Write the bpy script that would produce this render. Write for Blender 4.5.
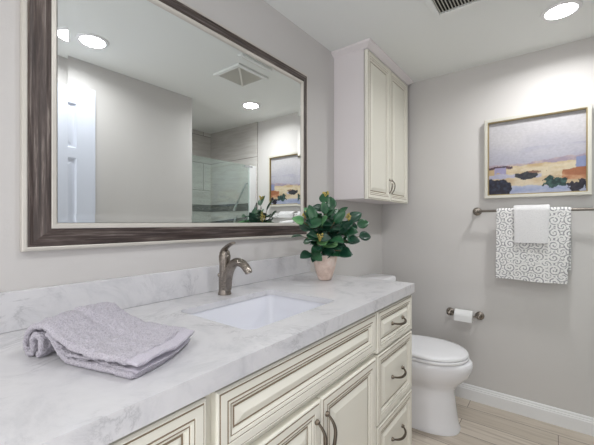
import bpy, bmesh, math, random
from mathutils import Vector, Matrix, noise as mnoise
from math import pi, sin, cos
random.seed(7)
S = bpy.context.scene
for o in list(bpy.data.objects):
    bpy.data.objects.remove(o)
COL = S.collection

# ------------------------------------------------------------------ camera, world, light, exposure
YAW = 0.6587
cam_d = bpy.data.cameras.new('camera'); cam = bpy.data.objects.new('camera', cam_d); COL.objects.link(cam)
cam.location = (0.0, -1.0544, 1.1631)
cam.rotation_euler = (pi/2, 0, YAW - pi/2)
cam_d.sensor_width = 36; cam_d.lens = 333.64/594*36; cam_d.clip_start = 0.02
S.camera = cam

W = bpy.data.worlds.new('world'); S.world = W; W.use_nodes = True
W.node_tree.nodes['Background'].inputs[0].default_value = (0.9, 0.93, 1.0, 1)
W.node_tree.nodes['Background'].inputs[1].default_value = 0.3

def area(name, loc, rot, sx, sy, power, color):
    l = bpy.data.lights.new(name, 'AREA'); l.shape = 'RECTANGLE'; l.size = sx; l.size_y = sy
    l.energy = power; l.color = color
    o = bpy.data.objects.new(name, l); COL.objects.link(o); o.location = loc; o.rotation_euler = rot
    return o
# added fill behind the camera, standing in for daylight from an unseen entrance
area('rear_fill', (-2.5, -0.72, 1.25), (0, -pi/2-.38, 0), 2.0, 1.1, 16, (0.96, 0.975, 1.0))
# added fill light at the unseen doorway beside the camera, whose door leaf stands open along the wall
area('doorway_fill', (-0.32, -1.27, 1.10), (0, -pi/2, math.radians(26)), 1.9, 0.7, 5.4, (0.97, 0.985, 1.0))
LAMP_STRENGTH = 12.0
LAMP_COLOR = (0.98, 0.985, 0.985)
LAMP_POWER = 3.9
S.view_settings.view_transform = 'Standard'
S.view_settings.look = 'None'
S.view_settings.gamma = 1
S.view_settings.use_curve_mapping = False
S.view_settings.exposure = 0.68

# ------------------------------------------------------------------ dimensions
L, H, ZC = 2.434, 2.179, 0.90          # back wall x, ceiling, counter top
YR = -1.343                            # opposite wall
XR = -2.6                              # rear wall
YS = -2.135                            # far shower wall
XE = 1.455                             # right end of the counter
D = 0.572                              # counter depth

# ------------------------------------------------------------------ helpers
ROOT = {}
def srgb(r, g, b, a=1):
    f = lambda c: (c/255/12.92) if c/255 <= .04045 else ((c/255+.055)/1.055)**2.4
    return (f(r), f(g), f(b), a)

def finish(name, bm, mats, parent=None, smooth=False, angle=None, recalc=True):
    if recalc: bmesh.ops.recalc_face_normals(bm, faces=bm.faces)
    off = ROOT.get(parent.name, Vector((0, 0, 0))) if parent else None
    base = Vector((0, 0, 0))
    if parent is None:
        xs = [v.co for v in bm.verts]
        base = Vector(((min(c.x for c in xs)+max(c.x for c in xs))/2, (min(c.y for c in xs)+max(c.y for c in xs))/2, min(c.z for c in xs)))
        off = base
    for v in bm.verts: v.co -= off
    me = bpy.data.meshes.new(name); bm.to_mesh(me); bm.free()
    if not isinstance(mats, (list, tuple)): mats = [mats]
    for m in mats: me.materials.append(m)
    if smooth:
        for p in me.polygons: p.use_smooth = True
        if angle: me.set_sharp_from_angle(angle=angle)
    o = bpy.data.objects.new(name, me); COL.objects.link(o)
    if parent: o.parent = parent
    else: o.location = base
    ROOT[o.name] = Vector(off)
    return o

def tag(o, label, cat, group=None):
    o['label'] = label; o['category'] = cat
    if group: o['group'] = group
    return o

def thing(name, label, cat, loc, group=None):
    o = bpy.data.objects.new(name, None); COL.objects.link(o); o.location = loc
    o.empty_display_size = .05
    ROOT[o.name] = Vector(loc)
    return tag(o, label, cat, group)

def structure(o):
    o['kind'] = 'structure'; return o

def box(bm, x0, x1, y0, y1, z0, z1, bev=0, seg=2, mi=0):
    r = bmesh.ops.create_cube(bm, size=1)
    vs = r['verts']
    for v in vs:
        v.co = Vector(((x0+x1)/2+v.co.x*(x1-x0), (y0+y1)/2+v.co.y*(y1-y0), (z0+z1)/2+v.co.z*(z1-z0)))
    fs = set(f for v in vs for f in v.link_faces)
    for f in fs: f.material_index = mi
    if bev:
        es = list(set(e for v in vs for e in v.link_edges))
        bmesh.ops.bevel(bm, geom=es, offset=bev, segments=seg, profile=.5, affect='EDGES', clamp_overlap=True, material=mi)

def loft(bm, loops, cap0=True, cap1=True, closed=True, mi=0):
    rows = [[bm.verts.new(p) for p in lp] for lp in loops]
    n = len(rows[0])
    for a, b in zip(rows, rows[1:]):
        for i in range(n if closed else n-1):
            j = (i+1) % n
            f = bm.faces.new((a[i], a[j], b[j], b[i])); f.material_index = mi
    if cap0: bm.faces.new(rows[0][::-1]).material_index = mi
    if cap1: bm.faces.new(rows[-1]).material_index = mi
    return rows

def tube(bm, pts, rad, n=12, caps=True, flat=1.0, up=None, mi=0):
    pts = [Vector(p) for p in pts]
    if not isinstance(rad, (list, tuple)): rad = [rad]*len(pts)
    loops = []; prev = None
    for i, p in enumerate(pts):
        t = (pts[min(i+1, len(pts)-1)] - pts[max(i-1, 0)]).normalized()
        if prev is None:
            a = Vector(up) if up else (Vector((0, 0, 1)) if abs(t.z) < .9 else Vector((1, 0, 0)))
        else: a = prev
        a = (a - t*a.dot(t)).normalized(); b = t.cross(a); prev = a
        loops.append([p + a*cos(2*pi*k/n)*rad[i]*flat + b*sin(2*pi*k/n)*rad[i] for k in range(n)])
    loft(bm, loops, caps, caps, mi=mi)

def curve_pts(ctrl, n=8):
    """Catmull-Rom through control points"""
    P = [Vector(c) for c in ctrl]; out = []
    P = [P[0]*2-P[1]] + P + [P[-1]*2-P[-2]]
    for i in range(1, len(P)-2):
        for k in range(n):
            t = k/n
            out.append(.5*((2*P[i])+(P[i+1]-P[i-1])*t+(2*P[i-1]-5*P[i]+4*P[i+1]-P[i+2])*t*t+(3*P[i]-P[i-1]-3*P[i+1]+P[i+2])*t**3))
    out.append(P[-2]); return out

def lathe(bm, prof, c, axis='z', n=32, cap0=True, cap1=True, mi=0):
    loops = []
    for r, h in prof:
        lp = []
        for k in range(n):
            a = 2*pi*k/n
            if axis == 'z': lp.append(Vector((c[0]+r*cos(a), c[1]+r*sin(a), c[2]+h)))
            elif axis == 'x': lp.append(Vector((c[0]+h, c[1]+r*cos(a), c[2]+r*sin(a))))
            else: lp.append(Vector((c[0]+r*cos(a), c[1]+h, c[2]+r*sin(a))))
        loops.append(lp)
    loft(bm, loops, cap0, cap1, mi=mi)

def rrect(x0, x1, y0, y1, r, n=6):
    out = []
    for cx, cy, a0 in ((x1-r, y1-r, 0), (x0+r, y1-r, pi/2), (x0+r, y0+r, pi), (x1-r, y0+r, 3*pi/2)):
        for k in range(n+1):
            a = a0+pi/2*k/n
            out.append((cx+r*cos(a), cy+r*sin(a)))
    return out

# ------------------------------------------------------------------ materials
def mat(name, color, rough=.5, metal=0.0, spec=.5, **kw):
    m = bpy.data.materials.new(name); m.use_nodes = True
    b = m.node_tree.nodes['Principled BSDF']
    b.inputs['Base Color'].default_value = color
    b.inputs['Roughness'].default_value = rough
    b.inputs['Metallic'].default_value = metal
    b.inputs['Specular IOR Level'].default_value = spec
    for k, v in kw.items(): b.inputs[k].default_value = v
    return m
def N(m, t, **props):
    n = m.node_tree.nodes.new(t)
    for k, v in props.items(): setattr(n, k, v)
    return n
def LK(m, a, b): m.node_tree.links.new(a, b)
def BS(m): return m.node_tree.nodes['Principled BSDF']
def coords(m, scale=(1, 1, 1), rot=(0, 0, 0), kind='Object'):
    t = N(m, 'ShaderNodeTexCoord'); mp = N(m, 'ShaderNodeMapping')
    mp.inputs['Scale'].default_value = scale; mp.inputs['Rotation'].default_value = rot
    LK(m, t.outputs[kind], mp.inputs['Vector']); return mp.outputs['Vector']
def noise(m, vec, scale, detail=3, rough=.5, dist=0):
    n = N(m, 'ShaderNodeTexNoise'); n.inputs['Scale'].default_value = scale
    n.inputs['Detail'].default_value = detail; n.inputs['Roughness'].default_value = rough
    n.inputs['Distortion'].default_value = dist
    if vec is not None: LK(m, vec, n.inputs['Vector'])
    return n
def ramp(m, fac, stops, interp='LINEAR'):
    r = N(m, 'ShaderNodeValToRGB'); r.color_ramp.interpolation = interp
    e = r.color_ramp.elements
    e[0].position, e[0].color = stops[0]
    e[1].position, e[1].color = stops[-1]
    for p, c in stops[1:-1]:
        x = e.new(p); x.color = c
    LK(m, fac, r.inputs['Fac']); return r
def bump(m, h, strength, dist=.002):
    b = N(m, 'ShaderNodeBump'); b.inputs['Strength'].default_value = strength; b.inputs['Distance'].default_value = dist
    LK(m, h, b.inputs['Height']); LK(m, b.outputs['Normal'], BS(m).inputs['Normal']); return b
def mix(m, fac, a, b):
    x = N(m, 'ShaderNodeMix', data_type='RGBA')
    for s, v in ((x.inputs[0], fac), (x.inputs[6], a), (x.inputs[7], b)):
        if hasattr(v, 'links'): LK(m, v, s)
        else: s.default_value = v
    return x.outputs[2]
def math_(m, op, a, b=None, clamp=False):
    x = N(m, 'ShaderNodeMath', operation=op); x.use_clamp = clamp
    for s, v in ((x.inputs[0], a), (x.inputs[1], b)):
        if v is None: continue
        if hasattr(v, 'links'): LK(m, v, s)
        else: s.default_value = v
    return x.outputs[0]

M = {}
def paint(name, col, rough=.6, bs=.12):
    m = mat(name, col, rough, spec=.3)
    n = noise(m, coords(m), 160, 3)
    bump(m, n.outputs['Fac'], bs, .003); return m
M['wall'] = paint('wall_paint', srgb(211, 208, 206))
M['ceil'] = paint('ceiling_paint', srgb(241, 243, 241), .7)
M['trim'] = mat('white_trim', srgb(235, 235, 236), .35)
M['doorwhite'] = mat('white_door_paint', srgb(216, 221, 234), .4)

def marble():
    m = mat('grey_veined_quartz', (1, 1, 1, 1), .24)
    v = coords(m)
    big = noise(m, v, 6.5, 6, .68, .8)
    c1 = ramp(m, big.outputs['Fac'], [(.30, srgb(202, 202, 206)), (.48, srgb(220, 219, 222)), (.72, srgb(227, 226, 228))])
    vn = noise(m, v, 6.0, 7, .66, 1.3)
    d = math_(m, 'ABSOLUTE', math_(m, 'SUBTRACT', vn.outputs['Fac'], .5))
    vein = ramp(m, d, [(.0, (.5, .5, .5, 1)), (.010, (.22, .22, .22, 1)), (.04, (0, 0, 0, 1))])
    msk = ramp(m, noise(m, v, 9, 3).outputs['Fac'], [(.46, (0, 0, 0, 1)), (.68, (1, 1, 1, 1))])
    f = math_(m, 'MULTIPLY', vein.outputs['Color'], msk.outputs['Color'])
    LK(m, mix(m, f, c1.outputs['Color'], srgb(150, 150, 155)), BS(m).inputs['Base Color'])
    return m
M['marble'] = marble()

def floor_mat():
    m = mat('grey_brown_wood_plank', (1, 1, 1, 1), .38)
    v = coords(m, rot=(0, 0, pi/2))
    br = N(m, 'ShaderNodeTexBrick'); br.offset = .37; br.squash = 1
    br.inputs['Scale'].default_value = 1; br.inputs['Brick Width'].default_value = 1.22; br.inputs['Row Height'].default_value = .15
    br.inputs['Mortar Size'].default_value = .0016; br.inputs['Mortar Smooth'].default_value = .2; br.inputs['Bias'].default_value = 0
    br.inputs['Color1'].default_value = srgb(208, 199, 188); br.inputs['Color2'].default_value = srgb(238, 231, 222)
    br.inputs['Mortar'].default_value = srgb(105, 92, 82)
    LK(m, v, br.inputs['Vector'])
    g = noise(m, coords(m, (28, 1.6, 1)), 1.6, 6, .62, .5)
    gr = ramp(m, g.outputs['Fac'], [(.32, srgb(168, 151, 136)), (.5, srgb(228, 220, 210)), (.68, srgb(244, 240, 235))])
    x = N(m, 'ShaderNodeMix', data_type='RGBA', blend_type='MULTIPLY'); x.inputs[0].default_value = .6
    LK(m, br.outputs['Color'], x.inputs[6]); LK(m, gr.outputs['Color'], x.inputs[7])
    LK(m, x.outputs[2], BS(m).inputs['Base Color'])
    bump(m, g.outputs['Fac'], .08, .002)
    return m
M['floor'] = floor_mat()

M['cream'] = mat('cream_cabinet_paint', srgb(241, 238, 226), .38)
M['glaze'] = mat('brown_antique_glaze', srgb(150, 132, 110), .5)
M['cabside'] = mat('pale_cabinet_side_paint', srgb(234, 228, 229), .45)
M['inside'] = mat('cabinet_interior', srgb(120, 108, 92), .6)
M['porcelain'] = mat('white_porcelain', srgb(246, 246, 250), .08, spec=.6)
M['basin'] = mat('lavender_white_porcelain', srgb(236, 237, 244), .12)
M['plastic'] = mat('white_seat_plastic', srgb(248, 248, 251), .2)

def metal(name, col, rough):
    m = mat(name, col, rough, 1.0)
    n = noise(m, coords(m, (1, 1, 14)), 90, 2)
    r = ramp(m, n.outputs['Fac'], [(.3, (rough*.8,)*3+(1,)), (.7, (rough*1.25,)*3+(1,))])
    LK(m, r.outputs['Color'], BS(m).inputs['Roughness']); return m
M['nickel'] = metal('brushed_nickel', srgb(146, 138, 130), .28)
M['pewter'] = metal('dark_pewter', srgb(112, 103, 92), .36)
M['darkbar'] = metal('dark_nickel', srgb(122, 116, 109), .35)
M['chrome'] = mat('polished_chrome', srgb(220, 222, 225), .08, 1.0)
M['drain'] = mat('drain_steel', srgb(190, 190, 190), .2, 1.0)

def wood(name, scale):
    m = mat(name, (1, 1, 1, 1), .42)
    v = coords(m, scale)
    n1 = noise(m, v, 1.0, 7, .68, .25)
    r = ramp(m, n1.outputs['Fac'], [(.30, srgb(34, 26, 24)), (.46, srgb(66, 54, 50)), (.56, srgb(92, 80, 75)), (.72, srgb(160, 150, 143))])
    LK(m, r.outputs['Color'], BS(m).inputs['Base Color'])
    bump(m, n1.outputs['Fac'], .25, .002); return m
M['wood_h'] = wood('weathered_dark_wood_along', (5, 120, 120))
M['wood_v'] = wood('weathered_dark_wood_upright', (120, 120, 5))
M['champagne'] = mat('champagne_silver_leaf', srgb(212, 207, 199), .42, .25)
M['mirror'] = mat('mirror_silver', (.86, .885, .88, 1), 0.0, 1.0)

def emis(name, col, s):
    m = bpy.data.materials.new(name); m.use_nodes = True
    nt = m.node_tree; nt.nodes.remove(nt.nodes['Principled BSDF'])
    e = nt.nodes.new('ShaderNodeEmission'); e.inputs[0].default_value = (*col, 1); e.inputs[1].default_value = s
    nt.links.new(e.outputs[0], nt.nodes['Material Output'].inputs[0]); return m
M['lamp'] = emis('led_panel_light', LAMP_COLOR, LAMP_STRENGTH)
M['black'] = mat('dark_opening', srgb(40, 38, 36), .8)
M['grille'] = mat('vent_grille_white', srgb(222, 220, 212), .5)

def terry(name, col, col2, scale=420, st=.9):
    m = mat(name, col, .95, spec=.1)
    BS(m).inputs['Sheen Weight'].default_value = .35
    v = coords(m)
    a = noise(m, v, scale, 3, .7); vo = N(m, 'ShaderNodeTexVoronoi'); vo.inputs['Scale'].default_value = scale*.9
    LK(m, v, vo.inputs['Vector'])
    h = math_(m, 'SUBTRACT', a.outputs['Fac'], math_(m, 'MULTIPLY', vo.outputs['Distance'], .6))
    r = ramp(m, h, [(-.0, col2), (.22, col)])
    LK(m, r.outputs['Color'], BS(m).inputs['Base Color'])
    bump(m, h, st, .004); return m
M['lav'] = terry('lavender_grey_terry', srgb(222, 217, 228), srgb(196, 190, 203))
M['lavhem'] = terry('lavender_grey_woven_hem', srgb(206, 201, 213), srgb(190, 184, 197), 900, .3)
M['white_terry'] = terry('white_terry', srgb(236, 235, 236), srgb(224, 223, 225), 420, .6)
M['paper'] = mat('white_tissue', srgb(240, 240, 240), .9, spec=.1)

def scroll_towel():
    """white cloth woven with grey scrolls: mirrored spiral cells (object x is not used, y across, z down)"""
    m = mat('white_towel_grey_scrolls', (1, 1, 1, 1), .95, spec=.1)
    t = N(m, 'ShaderNodeTexCoord'); sep = N(m, 'ShaderNodeSeparateXYZ'); LK(m, t.outputs['Object'], sep.inputs[0])
    wob = noise(m, t.outputs['Object'], 30, 2)
    y = math_(m, 'ABSOLUTE', sep.outputs['Y'])
    y = math_(m, 'ADD', y, math_(m, 'MULTIPLY', math_(m, 'SUBTRACT', wob.outputs['Fac'], .5), .012))
    z = sep.outputs['Z']
    P = .070
    def cell(off_y, off_z, turns, sgn):
        cy = math_(m, 'PINGPONG', math_(m, 'ADD', y, off_y), P)
        cz = math_(m, 'PINGPONG', math_(m, 'ADD', z, 5+off_z), P)
        cy = math_(m, 'SUBTRACT', cy, P/2); cz = math_(m, 'SUBTRACT', cz, P/2)
        r = math_(m, 'SQRT', math_(m, 'ADD', math_(m, 'MULTIPLY', cy, cy), math_(m, 'MULTIPLY', cz, cz)))
        th = math_(m, 'ARCTAN2', cz, cy)
        return math_(m, 'SINE', math_(m, 'ADD', math_(m, 'MULTIPLY', th, sgn), math_(m, 'MULTIPLY', r, turns))), r
    s1, r1 = cell(0, 0, 400, 1)
    s2, r2 = cell(P*.5, P*.5, 430, 2)
    near = math_(m, 'LESS_THAN', r1, P*.43)
    p1 = math_(m, 'GREATER_THAN', s1, .36)
    p2 = math_(m, 'GREATER_THAN', s2, .42)
    f = math_(m, 'ADD', math_(m, 'MULTIPLY', near, p1), math_(m, 'MULTIPLY', math_(m, 'SUBTRACT', 1, near), p2), True)
    # flower medallion low in the middle
    mz = math_(m, 'SUBTRACT', z, .125)
    mr_ = math_(m, 'SQRT', math_(m, 'ADD', math_(m, 'MULTIPLY', y, y), math_(m, 'MULTIPLY', mz, mz)))
    ma = math_(m, 'ARCTAN2', mz, sep.outputs['Y'])
    pet = math_(m, 'ADD', math_(m, 'MULTIPLY', math_(m, 'ABSOLUTE', math_(m, 'SINE', math_(m, 'MULTIPLY', ma, 4))), .016), .018)
    rim = math_(m, 'LESS_THAN', math_(m, 'ABSOLUTE', math_(m, 'SUBTRACT', mr_, pet)), .0035)
    eye = math_(m, 'LESS_THAN', math_(m, 'ABSOLUTE', math_(m, 'SUBTRACT', mr_, .008)), .003)
    fl = math_(m, 'ADD', rim, eye, True)
    inm = math_(m, 'LESS_THAN', mr_, math_(m, 'ADD', pet, .008))
    f = math_(m, 'ADD', math_(m, 'MULTIPLY', inm, fl), math_(m, 'MULTIPLY', math_(m, 'SUBTRACT', 1, inm), f), True)
    brk = ramp(m, noise(m, t.outputs['Object'], 90, 2).outputs['Fac'], [(.36, (0, 0, 0, 1)), (.46, (1, 1, 1, 1))])
    f = math_(m, 'MULTIPLY', f, brk.outputs['Color'])
    LK(m, mix(m, f, srgb(240, 239, 238), srgb(164, 163, 168)), BS(m).inputs['Base Color'])
    h = math_(m, 'SUBTRACT', noise(m, t.outputs['Object'], 500, 2).outputs['Fac'], math_(m, 'MULTIPLY', f, .8))
    bump(m, h, .5, .003); return m
M['scroll'] = scroll_towel()

def leafm(name, c1, c2):
    m = mat(name, c1, .32, spec=.5)
    n = noise(m, coords(m), 22, 3)
    r = ramp(m, n.outputs['Fac'], [(.35, c1), (.7, c2)])
    LK(m, r.outputs['Color'], BS(m).inputs['Base Color']); return m
M['leaf_dark'] = leafm('dark_green_leaf', srgb(20, 56, 42), srgb(34, 80, 58))
M['leaf_mid'] = leafm('green_leaf', srgb(30, 76, 50), srgb(54, 102, 66))
M['leaf_light'] = leafm('pale_green_leaf', srgb(84, 140, 92), srgb(124, 170, 108))
M['stem'] = mat('brown_stem', srgb(104, 86, 62), .7)
M['flower'] = mat('yellow_bud', srgb(196, 176, 98), .6)
def potm():
    m = mat('blush_stone_pot', srgb(226, 203, 188), .5)
    n = noise(m, coords(m), 24, 5, .6, 1.2)
    r = ramp(m, n.outputs['Fac'], [(.35, srgb(214, 188, 174)), (.55, srgb(234, 211, 198)), (.7, srgb(241, 226, 215))])
    LK(m, r.outputs['Color'], BS(m).inputs['Base Color']); return m
M['pot'] = potm()
M['soil'] = mat('dark_soil', srgb(52, 42, 34), .9)

def tile_mat(name, rot):
    m = mat(name, (1, 1, 1, 1), .25)
    v = coords(m, rot=rot)
    br = N(m, 'ShaderNodeTexBrick'); br.offset = .5
    br.inputs['Scale'].default_value = 1; br.inputs['Brick Width'].default_value = .61; br.inputs['Row Height'].default_value = .305
    br.inputs['Mortar Size'].default_value = .003
    br.inputs['Color1'].default_value = srgb(208, 205, 202); br.inputs['Color2'].default_value = srgb(226, 224, 222)
    br.inputs['Mortar'].default_value = srgb(146, 142, 137)
    LK(m, v, br.inputs['Vector'])
    g = noise(m, coords(m, (3, 3, 26)), 1.5, 5, .6, .4)
    gr = ramp(m, g.outputs['Fac'], [(.3, srgb(206, 200, 194)), (.6, srgb(240, 239, 237))])
    x = N(m, 'ShaderNodeMix', data_type='RGBA', blend_type='MULTIPLY'); x.inputs[0].default_value = .6
    LK(m, br.outputs['Color'], x.inputs[6]); LK(m, gr.outputs['Color'], x.inputs[7])
    LK(m, x.outputs[2], BS(m).inputs['Base Color']); return m
M['tile_back'] = tile_mat('pale_stone_tile_back', (pi/2, 0, pi/2))
M['tile_far'] = tile_mat('pale_stone_tile_far', (-pi/2, 0, 0))
def bandm():
    m = mat('dark_mosaic_band', (1, 1, 1, 1), .3)
    n = noise(m, coords(m, (22, 22, 70)), 1.2, 4, .7)
    r = ramp(m, n.outputs['Fac'], [(.35, srgb(30, 28, 27)), (.52, srgb(66, 63, 61)), (.7, srgb(140, 138, 134))])
    LK(m, r.outputs['Color'], BS(m).inputs['Base Color']); return m
M['band'] = bandm()
def glassm():
    m = bpy.data.materials.new('pale_green_glass'); m.use_nodes = True
    nt = m.node_tree; nt.nodes.remove(nt.nodes['Principled BSDF'])
    tr = nt.nodes.new('ShaderNodeBsdfTransparent'); tr.inputs[0].default_value = (.90, .95, .935, 1)
    gl = nt.nodes.new('ShaderNodeBsdfGlossy'); gl.inputs['Roughness'].default_value = .02; gl.inputs[0].default_value = (.9, 1, .97, 1)
    df = nt.nodes.new('ShaderNodeBsdfDiffuse'); df.inputs[0].default_value = (.75, .85, .82, 1)
    m1 = nt.nodes.new('ShaderNodeMixShader'); m1.inputs[0].default_value = .06
    m2 = nt.nodes.new('ShaderNodeMixShader'); m2.inputs[0].default_value = .035
    nt.links.new(tr.outputs[0], m1.inputs[1]); nt.links.new(gl.outputs[0], m1.inputs[2])
    nt.links.new(m1.outputs[0], m2.inputs[1]); nt.links.new(df.outputs[0], m2.inputs[2])
    nt.links.new(m2.outputs[0], nt.nodes['Material Output'].inputs[0]); return m
M['glass'] = glassm()
M['frame_white'] = mat('ivory_picture_frame', srgb(204, 201, 191), .45)
M['gold'] = mat('gold_inner_edge', srgb(146, 130, 92), .5, .2)

# ------------------------------------------------------------------ room shell
def slab(name, *a, m='wall'):
    bm = bmesh.new(); box(bm, *a); return structure(finish(name, bm, M[m]))
T = .1
slab('floor', XR, L, YS, 0, -.05, 0, m='floor')
slab('ceiling', XR-T, L+T, YS-T, T, H, H+.08, m='ceil')
slab('wall_left', XR-T, L+T, 0, T, 0, H)
slab('wall_back', L, L+T, YS-T, 0, 0, H)
slab('wall_right', XR-T, 1.63, YR-T, YR, 0, H)
slab('wall_rear', XR-T, XR, YR, 0, 0, H)
slab('wall_shower_end', .9, 1.0, YS, YR-T, 0, H)
slab('wall_shower_far', .9, L+T, YS-T, YS, 0, H)
slab('wall_shower_tile', L-.012, L, YS, YR-.039, 0, H, m='tile_back')
slab('wall_shower_tile_far', 1.0, L-.012, YS, YS+.012, 0, H, m='tile_far')
bm = bmesh.new(); box(bm, L-.016, L-.012, YS+.016, YR-.039, 1.285, 1.362); box(bm, 1.0, L-.012, YS+.012, YS+.016, 1.285, 1.362)
structure(finish('trim_1', bm, M['band']))

def baseboard(name, path):
    """path: list of (x, y) along the wall with outward normal to the left of travel"""
    prof = [(0, 0), (.014, 0), (.014, .068), (.011, .073), (.011, .079), (.0075, .083), (.0075, .09), (.004, .0965), (0, .0965)]
    bm = bmesh.new()
    (x0, y0), (x1, y1) = path
    d = Vector((x1-x0, y1-y0, 0)).normalized(); nrm = Vector((-d.y, d.x, 0))
    loft(bm, [[Vector((x, y, 0))+nrm*p+Vector((0, 0, z)) for p, z in prof] for x, y in path])
    return structure(finish(name, bm, M['trim']))
baseboard('baseboard_back', [(L, YR-.039), (L, 0)])
baseboard('baseboard_left', [(L-.014, 0), (XE+.005, 0)])
baseboard('baseboard_right', [(.95, YR), (1.63, YR)])
slab('trim_2', 1.0, L-.012, YR-.105, YR-.039, 0, .1, m='trim')     # low shower curb

# ------------------------------------------------------------------ panelled fronts (doors and drawer fronts)
PROF = [(0, .020, 0), (0, .004, 0), (.003, .0005, 0), (.0055, 0, 0), (.0065, .0018, 1), (.008, .0018, 1), (.009, 0, 0), (.026, 0, 0),
        (.027, .002, 1), (.0285, .002, 1), (.030, .0005, 0), (.036, .0015, 0), (.037, .004, 1), (.0385, .004, 1), (.040, .003, 0), (.046, .006, 0),
        (.0475, .010, 1), (.0505, .010, 1), (.053, .0085, 0), (.070, .0025, 0), (.0708, .0018, 0)]
def front(bm, a0, a1, z0, z1, yback, k=1.0):
    """raised-panel front in the x-z plane facing -y; yback is the back face"""
    rows = []
    for ins, dep, g in PROF:
        i = ins*k; y = yback-.020+dep
        rows.append(([bm.verts.new((a0+i, y, z0+i)), bm.verts.new((a1-i, y, z0+i)), bm.verts.new((a1-i, y, z1-i)), bm.verts.new((a0+i, y, z1-i))], g))
    for (r0, g0), (r1, g1) in zip(rows, rows[1:]):
        for i in range(4):
            j = (i+1) % 4
            f = bm.faces.new((r0[i], r0[j], r1[j], r1[i])); f.material_index = 1 if (g0 or g1) and (g0 == 1) else 0
    bm.faces.new(rows[-1][0]); bm.faces.new(rows[0][0][::-1])

def pull(parent, c, length, vertical, y, name='handle', r=.0036, out=.024, mt='pewter'):
    """arched bar pull with round feet"""
    bm = bmesh.new(); pts = []; rad = []
    for k in range(17):
        t = k/16; s = (t-.5)*length; o = out*(1-(abs(2*t-1))**2.6)
        wob = 0.004*sin((t-.5)*2*pi)
        p = (c[0]+wob, y-.004-o, c[1]+s) if vertical else (c[0]+s, y-.004-o, c[1]-.006*(1-(2*t-1)**2)+.003)
        pts.append(p); rad.append(r*(.85+.5*(1-(2*t-1)**2)))
    tube(bm, pts, rad, 10)
    for s in (-.5, .5):
        p = (c[0], y, c[1]+s*length) if vertical else (c[0]+s*length, y, c[1]+.003)
        lathe(bm, [(.0075, .0), (.0075, -.003), (.0058, -.006), (.0045, -.009)], p, 'y', 14)
    return finish(name, bm, M[mt], parent, True, .7)

YF = -.543
def carcass(root, x0, x1, stile=.012, name='body'):
    bm = bmesh.new(); t = .016
    box(bm, x0, x0+t, YF, -.004, 0.0, .858); box(bm, x1-t, x1, YF, -.004, 0.0, .858)
    box(bm, x0+t, x1-t, YF+.002, -.004, .10, .116); box(bm, x0+t, x1-t, -.012, -.004, .116, .858)
    box(bm, x0+t, x1-t, YF, YF+.018, .838, .858)
    box(bm, x0+t, x1-t, YF, YF+.018, .675, .735)
    box(bm, x0+t, x1-t, YF+.06, YF+.075, 0, .10)
    return finish(name, bm, M['cream'], root)

def cabinet(name, label, x0, x1, fronts):
    root = thing(name, label, 'cabinet', ((x0+x1)/2, -.27, 0))
    carcass(root, x0, x1)
    for kind, a0, a1, z0, z1, k, hnd in fronts:
        bm = bmesh.new(); front(bm, a0, a1, z0, z1, YF-.0005, k)
        f = finish(kind, bm, [M['cream'], M['glaze']], root)
        if hnd: pull(f, (hnd[0], hnd[1]), hnd[2], hnd[3], YF-.0195)
    return root
ZT = .849
Z1, Z2, Z3 = .7015, .4475, .118
cabinet('drawer_cabinet', 'cream raised-panel cabinet at the left end of the vanity, mostly cut off', -.43, .378,
        [('drawer_front', -.42, .373, Z1, ZT, .9, None), ('door', -.42, -.026, Z3, Z1-.012, 1, None), ('door', -.020, .373, Z3, Z1-.012, 1, (.01, .58, .1, True))])
cabinet('sink_cabinet', 'cream two-door cabinet with long false drawer under the sink', .380, 1.092,
        [('false_drawer_front', .395, 1.085, Z1+.014, ZT, .92, None),
         ('door', .395, .739, Z3, Z1-.008, 1, (.718, .588, .112, True)), ('door', .743, 1.085, Z3, Z1-.008, 1, (.766, .588, .112, True))])
cabinet('drawer_cabinet', 'cream cabinet of three drawers beside the toilet', 1.094, 1.450,
        [('drawer_front', 1.099, 1.449, Z1, ZT, .78, (1.28, .776, .105, False)),
         ('drawer_front', 1.099, 1.449, Z2, Z1-.007, .85, (1.28, .572, .105, False)),
         ('drawer_front', 1.099, 1.449, Z3, Z2-.007, .85, (1.28, .335, .105, False))])

# ------------------------------------------------------------------ counter, backsplash, sink, faucet
SX0, SX1, SY0, SY1 = .568, .976, -.470, -.163
bm = bmesh.new()
X0 = -.43
def flat_ring(bm, z):
    out = [bm.verts.new(p) for p in ((X0, -D, z), (XE, -D, z), (XE, -.0005, z), (X0, -.0005, z))]
    hole = [bm.verts.new((x, y, z)) for x, y in rrect(SX0, SX1, SY0, SY1, .028)]
    es = [bm.edges.new((l[i], l[(i+1) % len(l)])) for l in (out, hole) for i in range(len(l))]
    return out, hole, es
ot, ht, es = flat_ring(bm, ZC); bmesh.ops.triangle_fill(bm, edges=es, use_beauty=True)
ob, hb, es2 = flat_ring(bm, .880); bmesh.ops.triangle_fill(bm, edges=es2, use_beauty=True)
for i in range(len(ht)):
    j = (i+1) % len(ht); bm.faces.new((ht[i], ht[j], hb[j], hb[i]))
lo = [bm.verts.new((v.co.x, v.co.y, .8605)) for v in ob]                          # mitred apron
for i in range(4):
    j = (i+1) % 4; bm.faces.new((ot[i], ot[j], ob[j], ob[i]))
    bm.faces.new((ob[i], ob[j], lo[j], lo[i]))
li = [bm.verts.new(p) for p in ((X0+.02, -D+.02, .8605), (XE-.006, -D+.02, .8605), (XE-.006, -.003, .8605), (X0+.02, -.003, .8605))]
lu = [bm.verts.new((v.co.x, v.co.y, .8795)) for v in li]
for i in range(4):
    j = (i+1) % 4; bm.faces.new((lo[i], lo[j], li[j], li[i])); bm.faces.new((li[i], li[j], lu[j], lu[i]))
counter = finish('countertop', bm, M['marble'])
tag(counter, 'pale grey-veined stone countertop running over the cream vanity cabinets', 'countertop')

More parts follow.
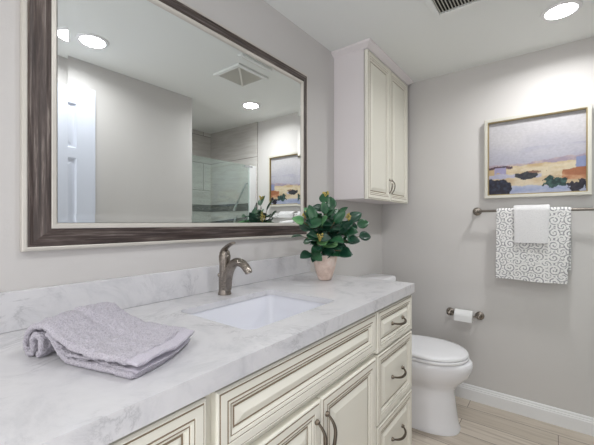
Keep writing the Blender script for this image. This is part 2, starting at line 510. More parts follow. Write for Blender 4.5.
bm = bmesh.new(); box(bm, X0, XE, -.0205, -.0005, ZC+.0004, ZC+.096, .0015, 1)
tag(finish('backsplash', bm, M['marble']), 'low grey-veined stone backsplash strip along the wall below the mirror', 'backsplash')

sink = thing('sink', 'white rectangular undermount porcelain sink in the stone countertop', 'sink', ((SX0+SX1)/2, (SY0+SY1)/2, .73))
bm = bmesh.new()
def sl(ins, z, r): return [Vector((x, y, z)) for x, y in rrect(SX0+ins, SX1-ins, SY0+ins, SY1-ins, r)]
loops = [sl(-.018, .868, .04), sl(-.018, .8797, .04), sl(-.004, .8797, .03), sl(-.002, .874, .03), sl(.004, .83, .034), sl(.012, .775, .04), sl(.022, .757, .045), sl(.045, .748, .05), sl(.10, .745, .035), sl(.125, .744, .02)]
loft(bm, loops, False, True)
loops = [sl(-.018, .868, .04), sl(-.006, .866, .034), sl(-.004, .82, .034), sl(.004, .765, .04), sl(.03, .737, .05), sl(.125, .734, .02)]
loft(bm, loops, False, True)
bmesh.ops.remove_doubles(bm, verts=bm.verts, dist=.0001)
finish('basin', bm, M['basin'], sink, True, .9)
bm = bmesh.new(); lathe(bm, [(.024, 0), (.024, .003), (.019, .0035), (.017, .001), (.001, .0005)], ((SX0+SX1)/2, -.31, .7445), n=24)
finish('drain', bm, M['drain'], sink, True, .7)

fx, fy = .806, -.099
fau = thing('faucet', 'brushed nickel single-handle faucet standing behind the sink', 'faucet', (fx, fy, ZC))
bm = bmesh.new()
lathe(bm, [(.0245, .0003), (.0245, .004), (.0225, .010), (.0205, .03), (.0195, .07), (.0195, .11), (.0215, .135), (.0215, .142), (.017, .149), (.006, .152)], (fx, fy+.004, ZC), n=28)
finish('body', bm, M['nickel'], fau, True, .8)
bm = bmesh.new()
ctrl = [(fx, fy-.004, ZC+.02), (fx, fy-.012, ZC+.065), (fx, fy-.030, ZC+.102), (fx, fy-.058, ZC+.122), (fx, fy-.090, ZC+.119), (fx, fy-.112, ZC+.103), (fx, fy-.122, ZC+.091)]
pts = curve_pts(ctrl, 6); n = len(pts)
tube(bm, pts, [.0185-.0062*(i/(n-1)) for i in range(n)], 18, up=(1, 0, 0), flat=1.12)
sp = finish('spout', bm, M['nickel'], fau, True, .9)
bm = bmesh.new(); e = Vector(ctrl[-1]); tube(bm, [e+Vector((0, .0005, .002)), e+Vector((0, -.001, -.0025))], .0105, 14)
finish('aerator', bm, M['nickel'], sp, True, .7)
bm = bmesh.new()
pts = curve_pts([(fx, fy+.012, ZC+.146), (fx, fy+.006, ZC+.163), (fx, fy-.012, ZC+.176), (fx, fy-.030, ZC+.185), (fx, fy-.044, ZC+.190)], 5)
n = len(pts); tube(bm, pts, [.017*(1-.35*i/(n-1)) for i in range(n)], 16, up=(0, 0, 1), flat=.42)
lathe(bm, [(.0195, .143), (.0195, .148), (.018, .156), (.012, .163), (.004, .166)], (fx, fy+.004, ZC), n=22)
finish('handle', bm, M['nickel'], fau, True, .9)
bm = bmesh.new()
tube(bm, [(fx, fy+.034, ZC+.0005), (fx, fy+.034, ZC+.066)], .0028, 10)
lathe(bm, [(.003, .060), (.0065, .064), (.0072, .069), (.005, .074), (.001, .075)], (fx, fy+.034, ZC), n=14)
finish('lift_rod', bm, M['nickel'], fau, True, .8)

# ------------------------------------------------------------------ mirror
MX0, MX1, MZ0, MZ1 = .2345, 1.430, 1.091, 1.942
mir = thing('mirror', 'large wall mirror in a weathered dark wood frame above the vanity', 'mirror', ((MX0+MX1)/2, 0, MZ0))
def ring_sweep(prof, hm, vm, name, parent):
    bm = bmesh.new(); rows = []
    for i, p in prof:
        y = -p
        rows.append([bm.verts.new((MX0+i, y, MZ0+i)), bm.verts.new((MX1-i, y, MZ0+i)), bm.verts.new((MX1-i, y, MZ1-i)), bm.verts.new((MX0+i, y, MZ1-i))])
    rows.append(rows[0])
    for a, b in zip(rows, rows[1:]):
        for i in range(4):
            j = (i+1) % 4
            f = bm.faces.new((a[i], a[j], b[j], b[i])); f.material_index = i % 2
    return finish(name, bm, [hm, vm], parent)
fr = ring_sweep([(.0105, .001), (.0105, .0195), (.014, .0235), (.022, .0225), (.034, .0265), (.046, .0325), (.053, .034), (.0565, .034), (.0565, .001)], M['wood_h'], M['wood_v'], 'frame', mir)
ring_sweep([(0, .001), (0, .018), (.002, .0205), (.008, .0215), (.0105, .0205), (.0105, .001)], M['champagne'], M['champagne'], 'outer_edge', mir)
ring_sweep([(.0565, .002), (.0565, .0345), (.0585, .0358), (.066, .0352), (.0705, .029), (.0715, .002)], M['champagne'], M['champagne'], 'inner_edge', mir)
bm = bmesh.new()
def mr(i, p): return [Vector((MX0+i, -p, MZ0+i)), Vector((MX1-i, -p, MZ0+i)), Vector((MX1-i, -p, MZ1-i)), Vector((MX0+i, -p, MZ1-i))]
loft(bm, [mr(.0718, .002), mr(.0718, .0271), mr(.0955, .0260)], True, True)
finish('mirror_glass', bm, M['mirror'], mir)

# ------------------------------------------------------------------ wall cabinet above the toilet
CX0, CX1, CZ0, CZ1, CD = 1.726, 2.376, 1.300, 2.146, .197
wc = thing('wall_cabinet', 'cream two-door wall cabinet hung high above the toilet', 'cabinet', ((CX0+CX1)/2, -.1, CZ0))
bm = bmesh.new(); box(bm, CX0, CX1, -CD, -.0005, CZ0, CZ1+.004)
finish('body', bm, M['cabside'], wc)
cm = 2.058
for a0, a1, hx in ((CX0+.002, cm-.0015, cm-.02), (cm+.0015, CX1-.002, cm+.02)):
    bm = bmesh.new(); front(bm, a0, a1, CZ0-.003, CZ1-.004, -CD-.0035, 1)
    f = finish('door', bm, [M['cream'], M['glaze']], wc)
    pull(f, (hx, 1.392), .085, True, -CD-.0195, out=.02, r=.003, mt='nickel')
prof = [(0, 2.144), (.003, 2.144), (.004, 2.149), (.013, 2.154), (.024, 2.162), (.030, 2.166), (.032, 2.170), (.032, H-.0008), (0, H-.0008)]
bm = bmesh.new(); yf = CD+.021
loft(bm, [[Vector((CX0-p, -.001, z)) for p, z in prof], [Vector((CX0-p, -yf-p, z)) for p, z in prof],
          [Vector((CX1+p, -yf-p, z)) for p, z in prof], [Vector((CX1+p, -.001, z)) for p, z in prof]])
finish('crown', bm, M['cabside'], wc)

# ------------------------------------------------------------------ toilet
TX = 2.02
toi = thing('toilet', 'white two-piece toilet between the drawer cabinet and the back wall', 'toilet', (TX, -.36, 0))
def egg(w, yf, yb, z, n=40, pw=2.0, flat=.55):
    """egg outline: blunt at the back, rounded at the front"""
    out = []; yc = yb*(1-flat)+yf*flat
    for k in range(n):
        a = 2*pi*k/n; c, s = cos(a), sin(a)
        x = w*math.copysign(abs(c)**(2/pw), c)
        y = yc + (yb-yc)*abs(s)**(2/2.6) if s > 0 else yc+(yf-yc)*abs(s)**(2/pw)
        out.append(Vector((TX+x, y, z)))
    return out
bm = bmesh.new()
loft(bm, [egg(.126, -.636, -.14, .0003, pw=2.3), egg(.127, -.638, -.14, .012, pw=2.3), egg(.121, -.628, -.14, .03, pw=2.3), egg(.116, -.619, -.13, .10, pw=2.3),
          egg(.113, -.609, -.12, .18, pw=2.2), egg(.113, -.606, -.11, .222), egg(.122, -.617, -.09, .248), egg(.145, -.650, -.07, .28), egg(.166, -.682, -.05, .318),
          egg(.176, -.697, -.045, .355), egg(.178, -.700, -.045, .375), egg(.175, -.697, -.045, .392), egg(.168, -.69, -.05, .398)])
finish('bowl', bm, M['porcelain'], toi, True, 1.0)
bm = bmesh.new()
loft(bm, [egg(.172, -.676, -.235, .4015), egg(.176, -.680, -.232, .405), egg(.176, -.680, -.232, .414), egg(.172, -.676, -.235, .4175)])
finish('seat', bm, M['plastic'], toi, True, .9)
bm = bmesh.new()
loft(bm, [egg(.170, -.672, -.232, .4195), egg(.175, -.678, -.228, .4235), egg(.175, -.678, -.228, .432), egg(.169, -.670, -.234, .439), egg(.15, -.645, -.25, .4425), egg(.09, -.55, -.30, .445)])
finish('lid', bm, M['plastic'], toi, True, .9)
for s in (-1, 1):
    bm = bmesh.new(); box(bm, TX+s*.07-.02, TX+s*.07+.02, -.232, -.212, .4005, .436, .006)
    finish('hinge', bm, M['plastic'], toi, True, .6)
bm = bmesh.new()
def tk(g, z, r=.03): return [Vector((x, y, z)) for x, y in rrect(TX-.205-g, TX+.205+g, -.185-g, -.012, r)]
loft(bm, [tk(-.02, .4005), tk(-.012, .405), tk(-.006, .5), tk(0, .764)])
finish('tank', bm, M['porcelain'], toi, True, .9)
bm = bmesh.new(); loft(bm, [tk(.008, .7645, .035), tk(.014, .769, .04), tk(.014, .785, .04), tk(.008, .797, .035), tk(-.005, .800, .03)])
finish('tank_lid', bm, M['porcelain'], toi, True, .9)
bm = bmesh.new(); tube(bm, [(TX-.15, -.186, .71), (TX-.15, -.203, .71)], .012, 14); tube(bm, [(TX-.155, -.2, .711), (TX-.10, -.205, .704), (TX-.075, -.205, .70)], [.007, .006, .005], 10)
finish('flush_lever', bm, M['chrome'], toi, True, .8)

# ------------------------------------------------------------------ paper holder
ph = thing('paper_holder', 'brushed nickel toilet paper holder on the back wall above the toilet', 'paper holder', (L, -.577, .55))
PZ, PXX = .560, L-.052
def wall_post(y, z, parent, arm, bar=True):
    bm = bmesh.new()
    lathe(bm, [(.0265, -.0005), (.0265, -.006), (.024, -.010), (.014, -.013), (.009, -.018), (.009, -arm+.008), (.0115, -arm+.004), (.0125, -arm), (.0115, -arm-.006), (.006, -arm-.010)], (L, y, z), 'x', 24)
    return finish('post', bm, M['nickel'], parent, True, .7)
for y in (-.492, -.668): wall_post(y, PZ, ph, .052)
bm = bmesh.new(); tube(bm, [(PXX, -.494, PZ), (PXX, -.666, PZ)], .006, 14); finish('roller', bm, M['nickel'], ph, True, .8)
roll = thing('paper_roll', 'small white toilet paper roll on the nickel holder', 'toilet paper', (PXX, -.58, PZ))
bm = bmesh.new(); lathe(bm, [(.0075, .0), (.0335, .0), (.035, .002), (.035, .103), (.0335, .105), (.0075, .105), (.0075, .0)], (PXX, -.637, PZ), 'y', 32, False, False)
bmesh.ops.remove_doubles(bm, verts=bm.verts, dist=1e-5)
finish('tissue', bm, M['paper'], roll, True, .6)
bm = bmesh.new()
loft(bm, [[Vector((PXX-.0358, -.636, PZ+.004)), Vector((PXX-.0354, -.636, PZ+.004)), Vector((PXX-.0354, -.533, PZ+.004)), Vector((PXX-.0358, -.533, PZ+.004))],
          [Vector((PXX-.0358, -.636, PZ-.034)), Vector((PXX-.0353, -.636, PZ-.034)), Vector((PXX-.0353, -.533, PZ-.034)), Vector((PXX-.0358, -.533, PZ-.034))]])
finish('loose_sheet', bm, M['paper'], roll)

# ------------------------------------------------------------------ towel bar and towels
BZ, BX = 1.2345, L-.06
tb = thing('towel_bar', 'long brushed nickel towel bar on the back wall under the painting', 'towel bar', (L, -.97, BZ))
for y in (-.654, -1.285): wall_post(y, BZ, tb, .060)
bm = bmesh.new(); tube(bm, [(BX, -.656, BZ), (BX, -1.283, BZ)], .0075, 16); finish('bar', bm, M['darkbar'], tb, True, .8)

def hung(name, y0, y1, y0b, y1b, top_r, zf, zb, th, mt, wav, label, seed, ny=28):
    """cloth folded over the bar: profile in x-z swept across y"""
    prof = []
    nz = 26
    for k in range(nz+1): prof.append((BX-top_r, zf+(BZ-zf)*k/nz, 1-k/nz))          # front, bottom to top
    for k in range(1, 10):
        a = pi-pi*k/10; prof.append((BX+top_r*cos(a), BZ+top_r*sin(a), 0))
    for k in range(nz+1): prof.append((BX+top_r, BZ-(BZ-zb)*k/nz, 0))
    bm = bmesh.new(); outer = []; inner = []
    for j in range(ny+1):
        t = j/ny; ro = []; ri = []; ed = .45+.55*math.sqrt(1-(1-min(1, min(j, ny-j)/1.5))**2)
        for i, (x, z, s) in enumerate(prof):
            y = (y0+(y0b-y0)*s)*(1-t)+(y1+(y1b-y1)*s)*t
            dx = wav*s*s*(mnoise.noise(Vector((y*9+seed, z*2.5, seed)))-.15)
            zz = z+(.006*mnoise.noise(Vector((y*7, seed, 3)))*s if z < BZ else 0)
            p = Vector((min(x-dx if x < BX else x, L-.012), y, zz))
            # inward normal toward the bar for thickness
            if z >= BZ: nrm = (Vector((BX, 0, BZ))-Vector((x, 0, z))).normalized()
            else: nrm = Vector((1 if x < BX else -1, 0, 0))
            ro.append(p+nrm*th*(1-ed)*.5); ri.append(p+nrm*th*(1+ed)*.5)
        outer.append(ro); inner.append(ri)
    loops = [ro+ri[::-1] for ro, ri in zip(outer, inner)]
    loft(bm, loops)
    yc = (y0+y1)/2
    for v in bm.verts: pass
    o = finish(name, bm, mt, None, True, .9)
    return tag(o, label, 'towel')
hung('bath_towel', -.771, -1.123, -.766, -1.107, .0155, .822, .90, .006, M['scroll'], .010, 'white bath towel with grey scroll pattern draped over the towel bar', 1.3)
hung('hand_towel', -.8585, -1.030, -.863, -1.022, .0315, 1.043, 1.06, .0115, M['white_terry'], .003, 'small plain white hand towel folded over the scroll-patterned bath towel', 4.7)

# ------------------------------------------------------------------ painting
py0, py1, pz0, pz1 = -.699, -1.212, 1.314, 1.808
pic = thing('framed_painting', 'framed landscape painting of pale fields on the back wall', 'painting', (L, (py0+py1)/2, pz0))
def pring(prof, name, m):
    bm = bmesh.new(); rows = []
    for i, p in prof:
        x = L-.0006-p
        rows.append([bm.verts.new((x, py0-i, pz0+i)), bm.verts.new((x, py1+i, pz0+i)), bm.verts.new((x, py1+i, pz1-i)), bm.verts.new((x, py0-i, pz1-i))])
    rows.append(rows[0])
    for a, b in zip(rows, rows[1:]):
        for i in range(4): bm.faces.new((a[i], a[(i+1) % 4], b[(i+1) % 4], b[i]))
    return finish(name, bm, m, pic)
pring([(0, 0), (0, .034), (.0015, .036), (.0165, .036), (.018, .0345), (.018, 0)], 'frame', M['frame_white'])
pring([(.018, 0), (.018, .0335), (.0235, .0325), (.0235, 0)], 'gold_edge', M['gold'])
# canvas: a fine grid of paint dabs
def painting(u, v):
    """u 0..1 left to right, v 0..1 bottom to top -> sRGB"""
    n = lambda s, o, q=1.0: mnoise.fractal(Vector((u*s*q+o, v*s+o*1.7, o)), 1.0, 2.0, 4)
    f = lambda a, b, t: tuple(a[i]+(b[i]-a[i])*max(0, min(1, t)) for i in range(3))
    c = f((196, 194, 208), (220, 217, 221), (v-.42)/.4+.35*n(4, 3.1, .5))
    if .40 < v < .62: c = f(c, (184, 182, 204), .55*max(0, n(5, 9.7, .5)+.15)*2)
    hill = .405+.06*max(0, u-.45)/.5+.018*n(9, 5.2)
    if v < hill: c = f((176, 160, 178), (208, 190, 186), .5+1.2*n(12, 8))
    if v < .37+.03*u+.012*n(14, 1.5): c = f((236, 220, 190), (212, 184, 142), .5+1.5*n(9, 2.2, .4))
    if abs(v-(.378-.02*abs(u-.14)/.14)) < .014+.010*n(24, 6.4) and u < .27: c = f((110, 74, 84), (70, 60, 78), .5+n(20, 7))
    if abs(v-.315) < .035+.05*n(10, 3.3) and .06 < u < .20: c = (176, 170, 206)
    if v < .275+.02*n(12, 4.4)-.07*max(0, u-.3) and u < .58: c = f((190, 190, 216), (216, 212, 224), .5+1.4*n(8, 4.1, .4))
    if v < .215+.018*n(13, 7.7): c = f((236, 220, 192), (216, 190, 154), .5+1.5*n(8, 5.5, .4))
    if ((u-.42)/.125)**2+((v-.24)/.042)**2 < 1+1.3*n(15, 2.6): c = f((34, 38, 52), (64, 66, 70), .4+n(30, 1.2))
    if ((u-.52)/.10)**2+((v-.285)/.016)**2 < 1+1.3*n(15, 3.6): c = (150, 112, 92)
    if u > .78+.02*n(10, 8.2) and v < .315-.18*(1-u)+.012*n(16, 9) and v > .15: c = f((178, 112, 76), (222, 172, 132), .5+1.6*n(10, 6.6, .5))
    if u > .91+.015*n(10, 1.1) and .30 < v < .43+.03*n(8, 4): c = (150, 160, 200)
    if v < .105+.014*n(10, 6.1, .7): c = f((164, 176, 214), (206, 210, 228), .5+1.5*n(7, 9.2, .4))
    if ((u-.70)/.115)**2+((v-.135)/.065)**2 < 1+1.5*n(13, 5.9): c = f((26, 56, 56), (70, 104, 96), .35+1.3*n(26, 4.2))
    if ((u-.93)/.085)**2+((v-.07)/.085)**2 < 1+1.2*n(14, 2.9): c = f((26, 26, 44), (60, 50, 66), .4+n(26, 4.2))
    if v < .205-.55*max(0, u-.16)+.03*n(12, 7.1) and u < .245+.03*n(14, 3): c = f((24, 24, 44), (52, 58, 84), .3+1.2*n(24, 8.8))
    br = 1+.035*n(46, 3.3)+.035*mnoise.noise(Vector((u*22, v*120, 2)))
    return tuple(q*br for q in c)
bm = bmesh.new(); NU, NV = 150, 140
cl = bm.verts.layers.float_color.new('paint')
cx = L-.0145; a0, a1, b0, b1 = py0-.0236, py1+.0236, pz0+.0236, pz1-.0236
grid = [[bm.verts.new((cx, a0+(a1-a0)*i/NU, b0+(b1-b0)*j/NV)) for i in range(NU+1)] for j in range(NV+1)]
for j in range(NV):
    for i in range(NU): bm.faces.new((grid[j][i], grid[j+1][i], grid[j+1][i+1], grid[j][i+1]))
for j in range(NV+1):
    for i in range(NU+1): grid[j][i][cl] = srgb(*[max(0, min(255, q*.84)) for q in painting(i/NU, j/NV)])
box(bm, L-.0138, L-.001, a1, a0, b0, b1)
m = mat('oil_paint', (1, 1, 1, 1), .55); at = N(m, 'ShaderNodeAttribute'); at.attribute_name = 'paint'
LK(m, at.outputs['Color'], BS(m).inputs['Base Color'])
finish('canvas', bm, m, pic, recalc=False)

# ------------------------------------------------------------------ ceiling lights and vent
def downlight(x, y, label, k=1.0):
    t = thing('recessed_light', label, 'ceiling light', (x, y, H), 'recessed ceiling lights')
    bm = bmesh.new(); lathe(bm, [(.063, -.003), (.063, -.007), (.068, -.0075), (.078, -.005), (.081, -.0005), (.063, -.0005)], (x, y, H), n=40, cap0=False, cap1=False)
    finish('trim_ring', bm, M['trim'], t, True, .6)
    bm = bmesh.new(); lathe(bm, [(.0628, -.0012), (.0628, -.0045), (.001, -.0047)], (x, y, H), n=40)
    finish('diffuser', bm, M['lamp'], t)
    l = bpy.data.lights.new('lamp_beam', 'AREA'); l.shape = 'DISK'; l.size = .12; l.energy = LAMP_POWER*k; l.color = LAMP_COLOR; l.spread = 2.8
    o = bpy.data.objects.new('lamp_beam', l); COL.objects.link(o); o.parent = t; o.location = (0, 0, -.010)
downlight(2.036, -1.076, 'round recessed ceiling light near the back wall, over the towels', 1.0)
downlight(.775, -1.04, 'round recessed ceiling light seen at the upper left of the mirror', .62)
downlight(1.40, -1.72, 'added fill light in a round recessed fitting, unseen, inside the tiled shower alcove', .45)  # lamp added to brighten the shower, hidden from view by the wall edge
downlight(-.75, -.9, 'added fill light in a round recessed fitting, unseen, behind the camera', .8)  # lamp added out of view to even out the room's brightness

vx0, vx1, vy0, vy1 = 1.448, 1.725, -.845, -.585
v = thing('ceiling_vent', 'square white louvred exhaust vent in the ceiling', 'vent', ((vx0+vx1)/2, (vy0+vy1)/2, H))
bm = bmesh.new()
for a in ((vx0, vx1, vy0, vy0+.027), (vx0, vx1, vy1-.027, vy1), (vx0, vx0+.027, vy0+.027, vy1-.027), (vx1-.027, vx1, vy0+.027, vy1-.027)):
    box(bm, *a, H-.014, H-.0005, .002, 1)
finish('frame', bm, M['ceil'], v)
bm = bmesh.new(); box(bm, vx0+.027, vx1-.027, vy0+.027, vy1-.027, H-.002, H-.0005); finish('opening', bm, M['black'], v)
y = vy1-.0365
while y > vy0+.0285:
    bm = bmesh.new()
    loft(bm, [[Vector((x, y, H-.0135)), Vector((x, y-.0012, H-.0135)), Vector((x, y+.0068, H-.0025)), Vector((x, y+.008, H-.0025))] for x in (vx0+.0275, vx1-.0275)])
    finish('slat', bm, M['grille'], v); y -= .0138
bm = bmesh.new()
p, q = Vector((vx0+.03, vy1-.03, 0)), Vector((vx1-.03, vy0+.03, 0)); dd = (q-p).normalized().cross(Vector((0, 0, 1)))*.007
loft(bm, [[p+dd+Vector((0, 0, H-.0165)), p-dd+Vector((0, 0, H-.0165)), q-dd+Vector((0, 0, H-.0165)), q+dd+Vector((0, 0, H-.0165))],
          [p+dd+Vector((0, 0, H-.0137)), p-dd+Vector((0, 0, H-.0137)), q-dd+Vector((0, 0, H-.0137)), q+dd+Vector((0, 0, H-.0137))]])
finish('brace', bm, M['grille'], v)

# ------------------------------------------------------------------ door leaf on the opposite wall, shower screen (seen in the mirror)
dr = thing('door_leaf', 'white panelled door standing open against the wall, seen in the mirror', 'door', (.52, YR+.02, .01))
dx0, dx1, dz1, dy = .14, .890, 1.998, YR+.006
bm = bmesh.new()
cols = [(dx0, dx0+.11), (dx0+.318, dx0+.438), (dx1-.105, dx1)]
for a, b in cols: box(bm, a, b, dy, dy+.035, .01, dz1)
for z0, z1 in ((.01, .22), (.80, .96), (1.585-.03, 1.585+.03), (1.885, dz1)):
    for a, b in ((cols[0][1], cols[1][0]), (cols[1][1], cols[2][0])): box(bm, a, b, dy, dy+.035, z0, z1)
finish('slab', bm, M['doorwhite'], dr)
for a, b in ((cols[0][1], cols[1][0]), (cols[1][1], cols[2][0])):
    for z0, z1 in ((.22, .80), (.96, 1.555), (1.615, 1.885)):
        bm = bmesh.new()
        lp = lambda i, y: [Vector((a+i, y, z0+i)), Vector((b-i, y, z0+i)), Vector((b-i, y, z1-i)), Vector((a+i, y, z1-i))]
        loft(bm, [lp(0, dy+.001), lp(0, dy+.033), lp(.008, dy+.022), lp(.02, dy+.022), lp(.045, dy+.030)])
        finish('panel', bm, M['doorwhite'], dr)
bm = bmesh.new(); lathe(bm, [(.026, 0), (.026, .006), (.011, .01), (.011, .028), (.024, .036), (.027, .046), (.02, .056), (.004, .058)], (dx1-.065, dy+.0352, .95), 'y', 22)
finish('knob', bm, M['nickel'], dr, True, .8)

ss = thing('shower_screen', 'clear glass shower door in the tiled alcove, seen in the mirror', 'shower door', (1.99, YR-.065, .1))
gy = YR-.065
bm = bmesh.new(); box(bm, 1.66, 2.335, gy-.004, gy+.004, .104, 1.73); finish('glass_panel', bm, M['glass'], ss)
bm = bmesh.new(); box(bm, 2.336, 2.4215, gy-.013, gy+.013, .1005, 1.73, .002, 1); finish('jamb', bm, M['trim'], ss)
bm = bmesh.new(); box(bm, 2.27, 2.37, gy-.016, gy+.016, 1.708, 1.726, .002, 1); finish('hinge', bm, M['chrome'], ss)
bm = bmesh.new(); tube(bm, [(2.16, gy-.03, 1.28), (2.32, gy-.03, 1.55)], .009, 12)
for p in ((2.16, 1.28), (2.32, 1.55)): tube(bm, [(p[0], gy-.004, p[1]), (p[0], gy-.03, p[1])], .008, 10)
finish('handle', bm, M['chrome'], ss, True, .8)

# ------------------------------------------------------------------ potted plant
PX, PY = 1.290, -.218
pl = thing('potted_plant', 'leafy green plant in a blush stone pot on the countertop', 'plant', (PX, PY, ZC))
bm = bmesh.new()
lathe(bm, [(.023, .0005), (.0285, .003), (.034, .014), (.041, .036), (.050, .070), (.0555, .098), (.0575, .113), (.0565, .117), (.052, .115), (.048, .098), (.001, .097)], (PX, PY, ZC), n=40)
finish('pot', bm, M['pot'], pl, True, .8)
bm = bmesh.new(); lathe(bm, [(.0465, .0985), (.03, .101), (.001, .103)], (PX, PY, ZC), n=24); finish('soil', bm, M['soil'], pl, True)
def leaf(base, direction, nrm, ln, wd, mt, curl):
    d = direction.normalized(); s = d.cross(nrm).normalized(); u = s.cross(d)
    bm = bmesh.new(); rows = []
    NL, NW = 9, 4
    for i in range(NL+1):
        t = i/NL
        w = wd*(sin(pi*min(1, t**.78))**.72)*.5 + .0007
        c = base + d*(ln*t) - u*(curl*ln*t*t)
        rows.append([c + s*(w*(2*k/NW-1)) + u*(.28*w*abs(2*k/NW-1)) for k in range(NW+1)])
    top = [[bm.verts.new(p+u*.0004) for p in r] for r in rows]; bot = [[bm.verts.new(p-u*.0004) for p in r] for r in rows]
    for i in range(NL):
        for k in range(NW):
            bm.faces.new((top[i][k], top[i][k+1], top[i+1][k+1], top[i+1][k])); bm.faces.new((bot[i][k], bot[i+1][k], bot[i+1][k+1], bot[i][k+1]))
        bm.faces.new((top[i][0], top[i+1][0], bot[i+1][0], bot[i][0])); bm.faces.new((top[i][NW], bot[i][NW], bot[i+1][NW], top[i+1][NW]))
    finish('leaf', bm, mt, pl, True)
base = Vector((PX, PY, ZC+.10)); rnd = random.Random(21)
camdir = (Vector(cam.location)-Vector((PX, PY, 1.15))).normalized()
right = Vector((sin(YAW), -cos(YAW), 0)); back = Vector((cos(YAW), sin(YAW), 0))
# branch tips: (right, back, up) from the pot mouth, in metres
tips = [(-.01, -.02, .25), (.03, .02, .225), (-.055, -.02, .19), (-.10, -.085, .165), (-.075, -.05, .175), (.105, .0, .17), (.145, -.01, .15), (.15, -.03, .10), (.125, .03, .165), (-.10, -.06, .10), (.10, -.05, .085),
        (-.02, -.085, .15), (.035, -.085, .165), (-.05, -.06, .17), (.075, -.04, .13), (-.07, -.08, .03), (.065, -.08, .04), (-.035, -.09, .06), (.02, -.095, .09),
        (.05, .05, .19), (.0, -.05, .20), (.09, .05, .12), (-.045, -.11, .11), (.06, -.02, .19)]
bmst = bmesh.new()
nleaf = 0
for ti, (r, b, up) in enumerate(tips):
    tip = base+right*r+back*b+Vector((0, 0, up))
    mid = base+right*r*.38+back*b*.38+Vector((0, 0, up*.62+.01))
    start = base+Vector((r*.12, b*.12, -.002))
    pts = curve_pts([start, mid, tip], 6)
    tube(bmst, pts, [.0028-.0014*i/(len(pts)-1) for i in range(len(pts))], 6)
    k = 5 if up > .08 else 4
    for j in range(k):
        t = 1-.15*j
        p = pts[min(len(pts)-1, int(t*(len(pts)-1)))]
        out = (p-base-Vector((0, 0, .06))).normalized()
        ang = j*2.4+ti
        side = Vector((cos(ang), sin(ang), .25*sin(ang*1.7)))
        dirv = out*(.9 if j == 0 else .45)+side*(.35 if j == 0 else .95)+Vector((0, 0, -.12))
        nrm = (Vector((0, 0, 1))*.55+camdir*.75+Vector((rnd.uniform(-.6, .6), rnd.uniform(-.6, .6), rnd.uniform(-.3, .3)))).normalized()
        if abs(dirv.normalized().dot(nrm)) > .9: nrm = (nrm+side.cross(dirv)).normalized()
        ln = rnd.uniform(.054, .076); wd = ln*rnd.uniform(.66, .82)
        q = rnd.random(); mt = M['leaf_dark'] if q < .66 else M['leaf_mid'] if q < .88 else M['leaf_light']
        if (p+dirv.normalized()*ln).y > -.062: continue
        leaf(p, dirv, nrm, ln, wd, mt, rnd.uniform(.05, .3)); nleaf += 1
finish('stems', bmst, M['stem'], pl, True)
for r, b, up in ((-.03, -.10, .10), (.10, -.06, .19), (-.0, -.02, .30), (-.09, -.02, .20)):
    bm = bmesh.new(); c = base+right*r+back*b+Vector((0, 0, up))
    for k in range(9):
        g = c+Vector((rnd.uniform(-.012, .012), rnd.uniform(-.012, .012), rnd.uniform(-.014, .014)))
        r_ = bmesh.ops.create_icosphere(bm, subdivisions=1, radius=rnd.uniform(.003, .0055), matrix=Matrix.Translation(g))
        tube(bm, [c+Vector((0, 0, -.02)), g], .0008, 5)
    finish('flower_cluster', bm, M['flower'], pl, True)

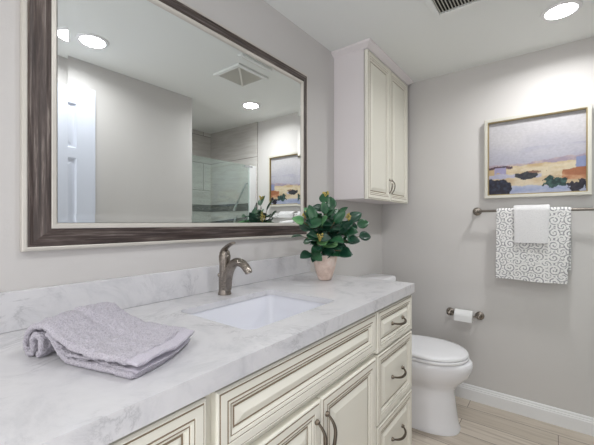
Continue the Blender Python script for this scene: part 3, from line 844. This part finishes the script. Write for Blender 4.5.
# ------------------------------------------------------------------ folded towel on the counter
TA = Vector((.190, -.232, ZC)); TW = (Vector((.270, -.511, ZC))-TA); TV = Vector((.163, .077, 0)).normalized()
WL = TW.length; TW.normalize(); VL = .182
tw = thing('folded_towel', 'lavender-grey terry towel folded loosely on the countertop', 'towel', tuple(TA+TW*WL/2+TV*VL/2))
def sheet(ctrl, th, name, mt, v0=0.0, v1=1.0, seed=0.0, n=16, nv=64):
    line = curve_pts([(w, z, 0) for w, z in ctrl], n); rough = 0 if 'hem' in name else 1
    bm = bmesh.new(); loops = []
    for j in range(nv+1):
        t = v0+(v1-v0)*j/nv
        outer = []; inner = []
        edge = min(1, min(j, nv-j)/3); half = th/2*(.35+.65*math.sqrt(1-(1-edge)**2))
        for i, p in enumerate(line):
            a = line[max(0, i-1)]; b = line[min(len(line)-1, i+1)]
            tg = (b-a).normalized(); nr = Vector((-tg.y, tg.x, 0))
            w, z = p.x, p.y
            k = 1+.06*sin(pi*min(1, t*1.3))*min(1, max(0, (z-.02)/.02))
            wob = mnoise.noise(Vector((w*14+seed, t*2.2, seed)))*.006 + mnoise.noise(Vector((w*42, t*8, seed+5)))*.003
            if rough: wob -= .0035*math.exp(-((t-.48)/.05)**2) + .0025*math.exp(-((w-.155)/.010)**2)
            fl = min(1, max(0, (z-.004)/.02))
            for lst, sg in ((outer, 1), (inner, -1)):
                rip = rough*(mnoise.noise(Vector((p.x*170, t*VL*170, p.y*170+sg*7+seed)))*.0026+mnoise.noise(Vector((p.x*420, t*VL*420, p.y*420+sg*7+seed)))*.0022)
                ww = w+nr.x*(half*sg+rip*sg); zz = max(.0006, (z*k+wob*fl)+nr.y*(half*sg+rip*sg))
                skew = .012*sin(t*pi)*(w/.27)
                lst.append(TA+TW*(ww+skew)+TV*(t*VL)+Vector((0, 0, zz)))
        loops.append(outer+inner[::-1])
    loft(bm, loops)
    return finish(name, bm, mt, tw, True)
W_ = WL
sheet([(W_-.020, .030), (W_-.07, .029), (.18, .029), (.135, .035), (.092, .048), (.055, .063), (.025, .062), (.004, .047), (-.004, .024), (.006, .0075), (.019, .013), (.018, .033), (.028, .047), (.042, .041), (.044, .020), (.036, .0065)], .012, 'top_layer', M['lav'], seed=1)
sheet([(W_-.012, .0068), (W_-.05, .0070), (.16, .0075), (.118, .0085), (.096, .019), (.076, .037), (.058, .048)], .0125, 'under_layer', M['lav'], .015, .985, seed=2.3)
sheet([(W_-.03, .0165), (W_-.06, .0166), (.17, .0168), (.13, .0195), (.105, .027)], .006, 'middle_layer', M['lav'], .03, .97, seed=4)
sheet([(W_+.003, .0275), (W_-.012, .0300), (W_-.024, .0305)], .0065, 'hem', M['lavhem'], .0, 1.0, seed=3)
sheet([(W_-.004, .0130), (W_-.015, .0160), (W_-.032, .0163)], .0045, 'hem', M['lavhem'], .03, .96, seed=6)
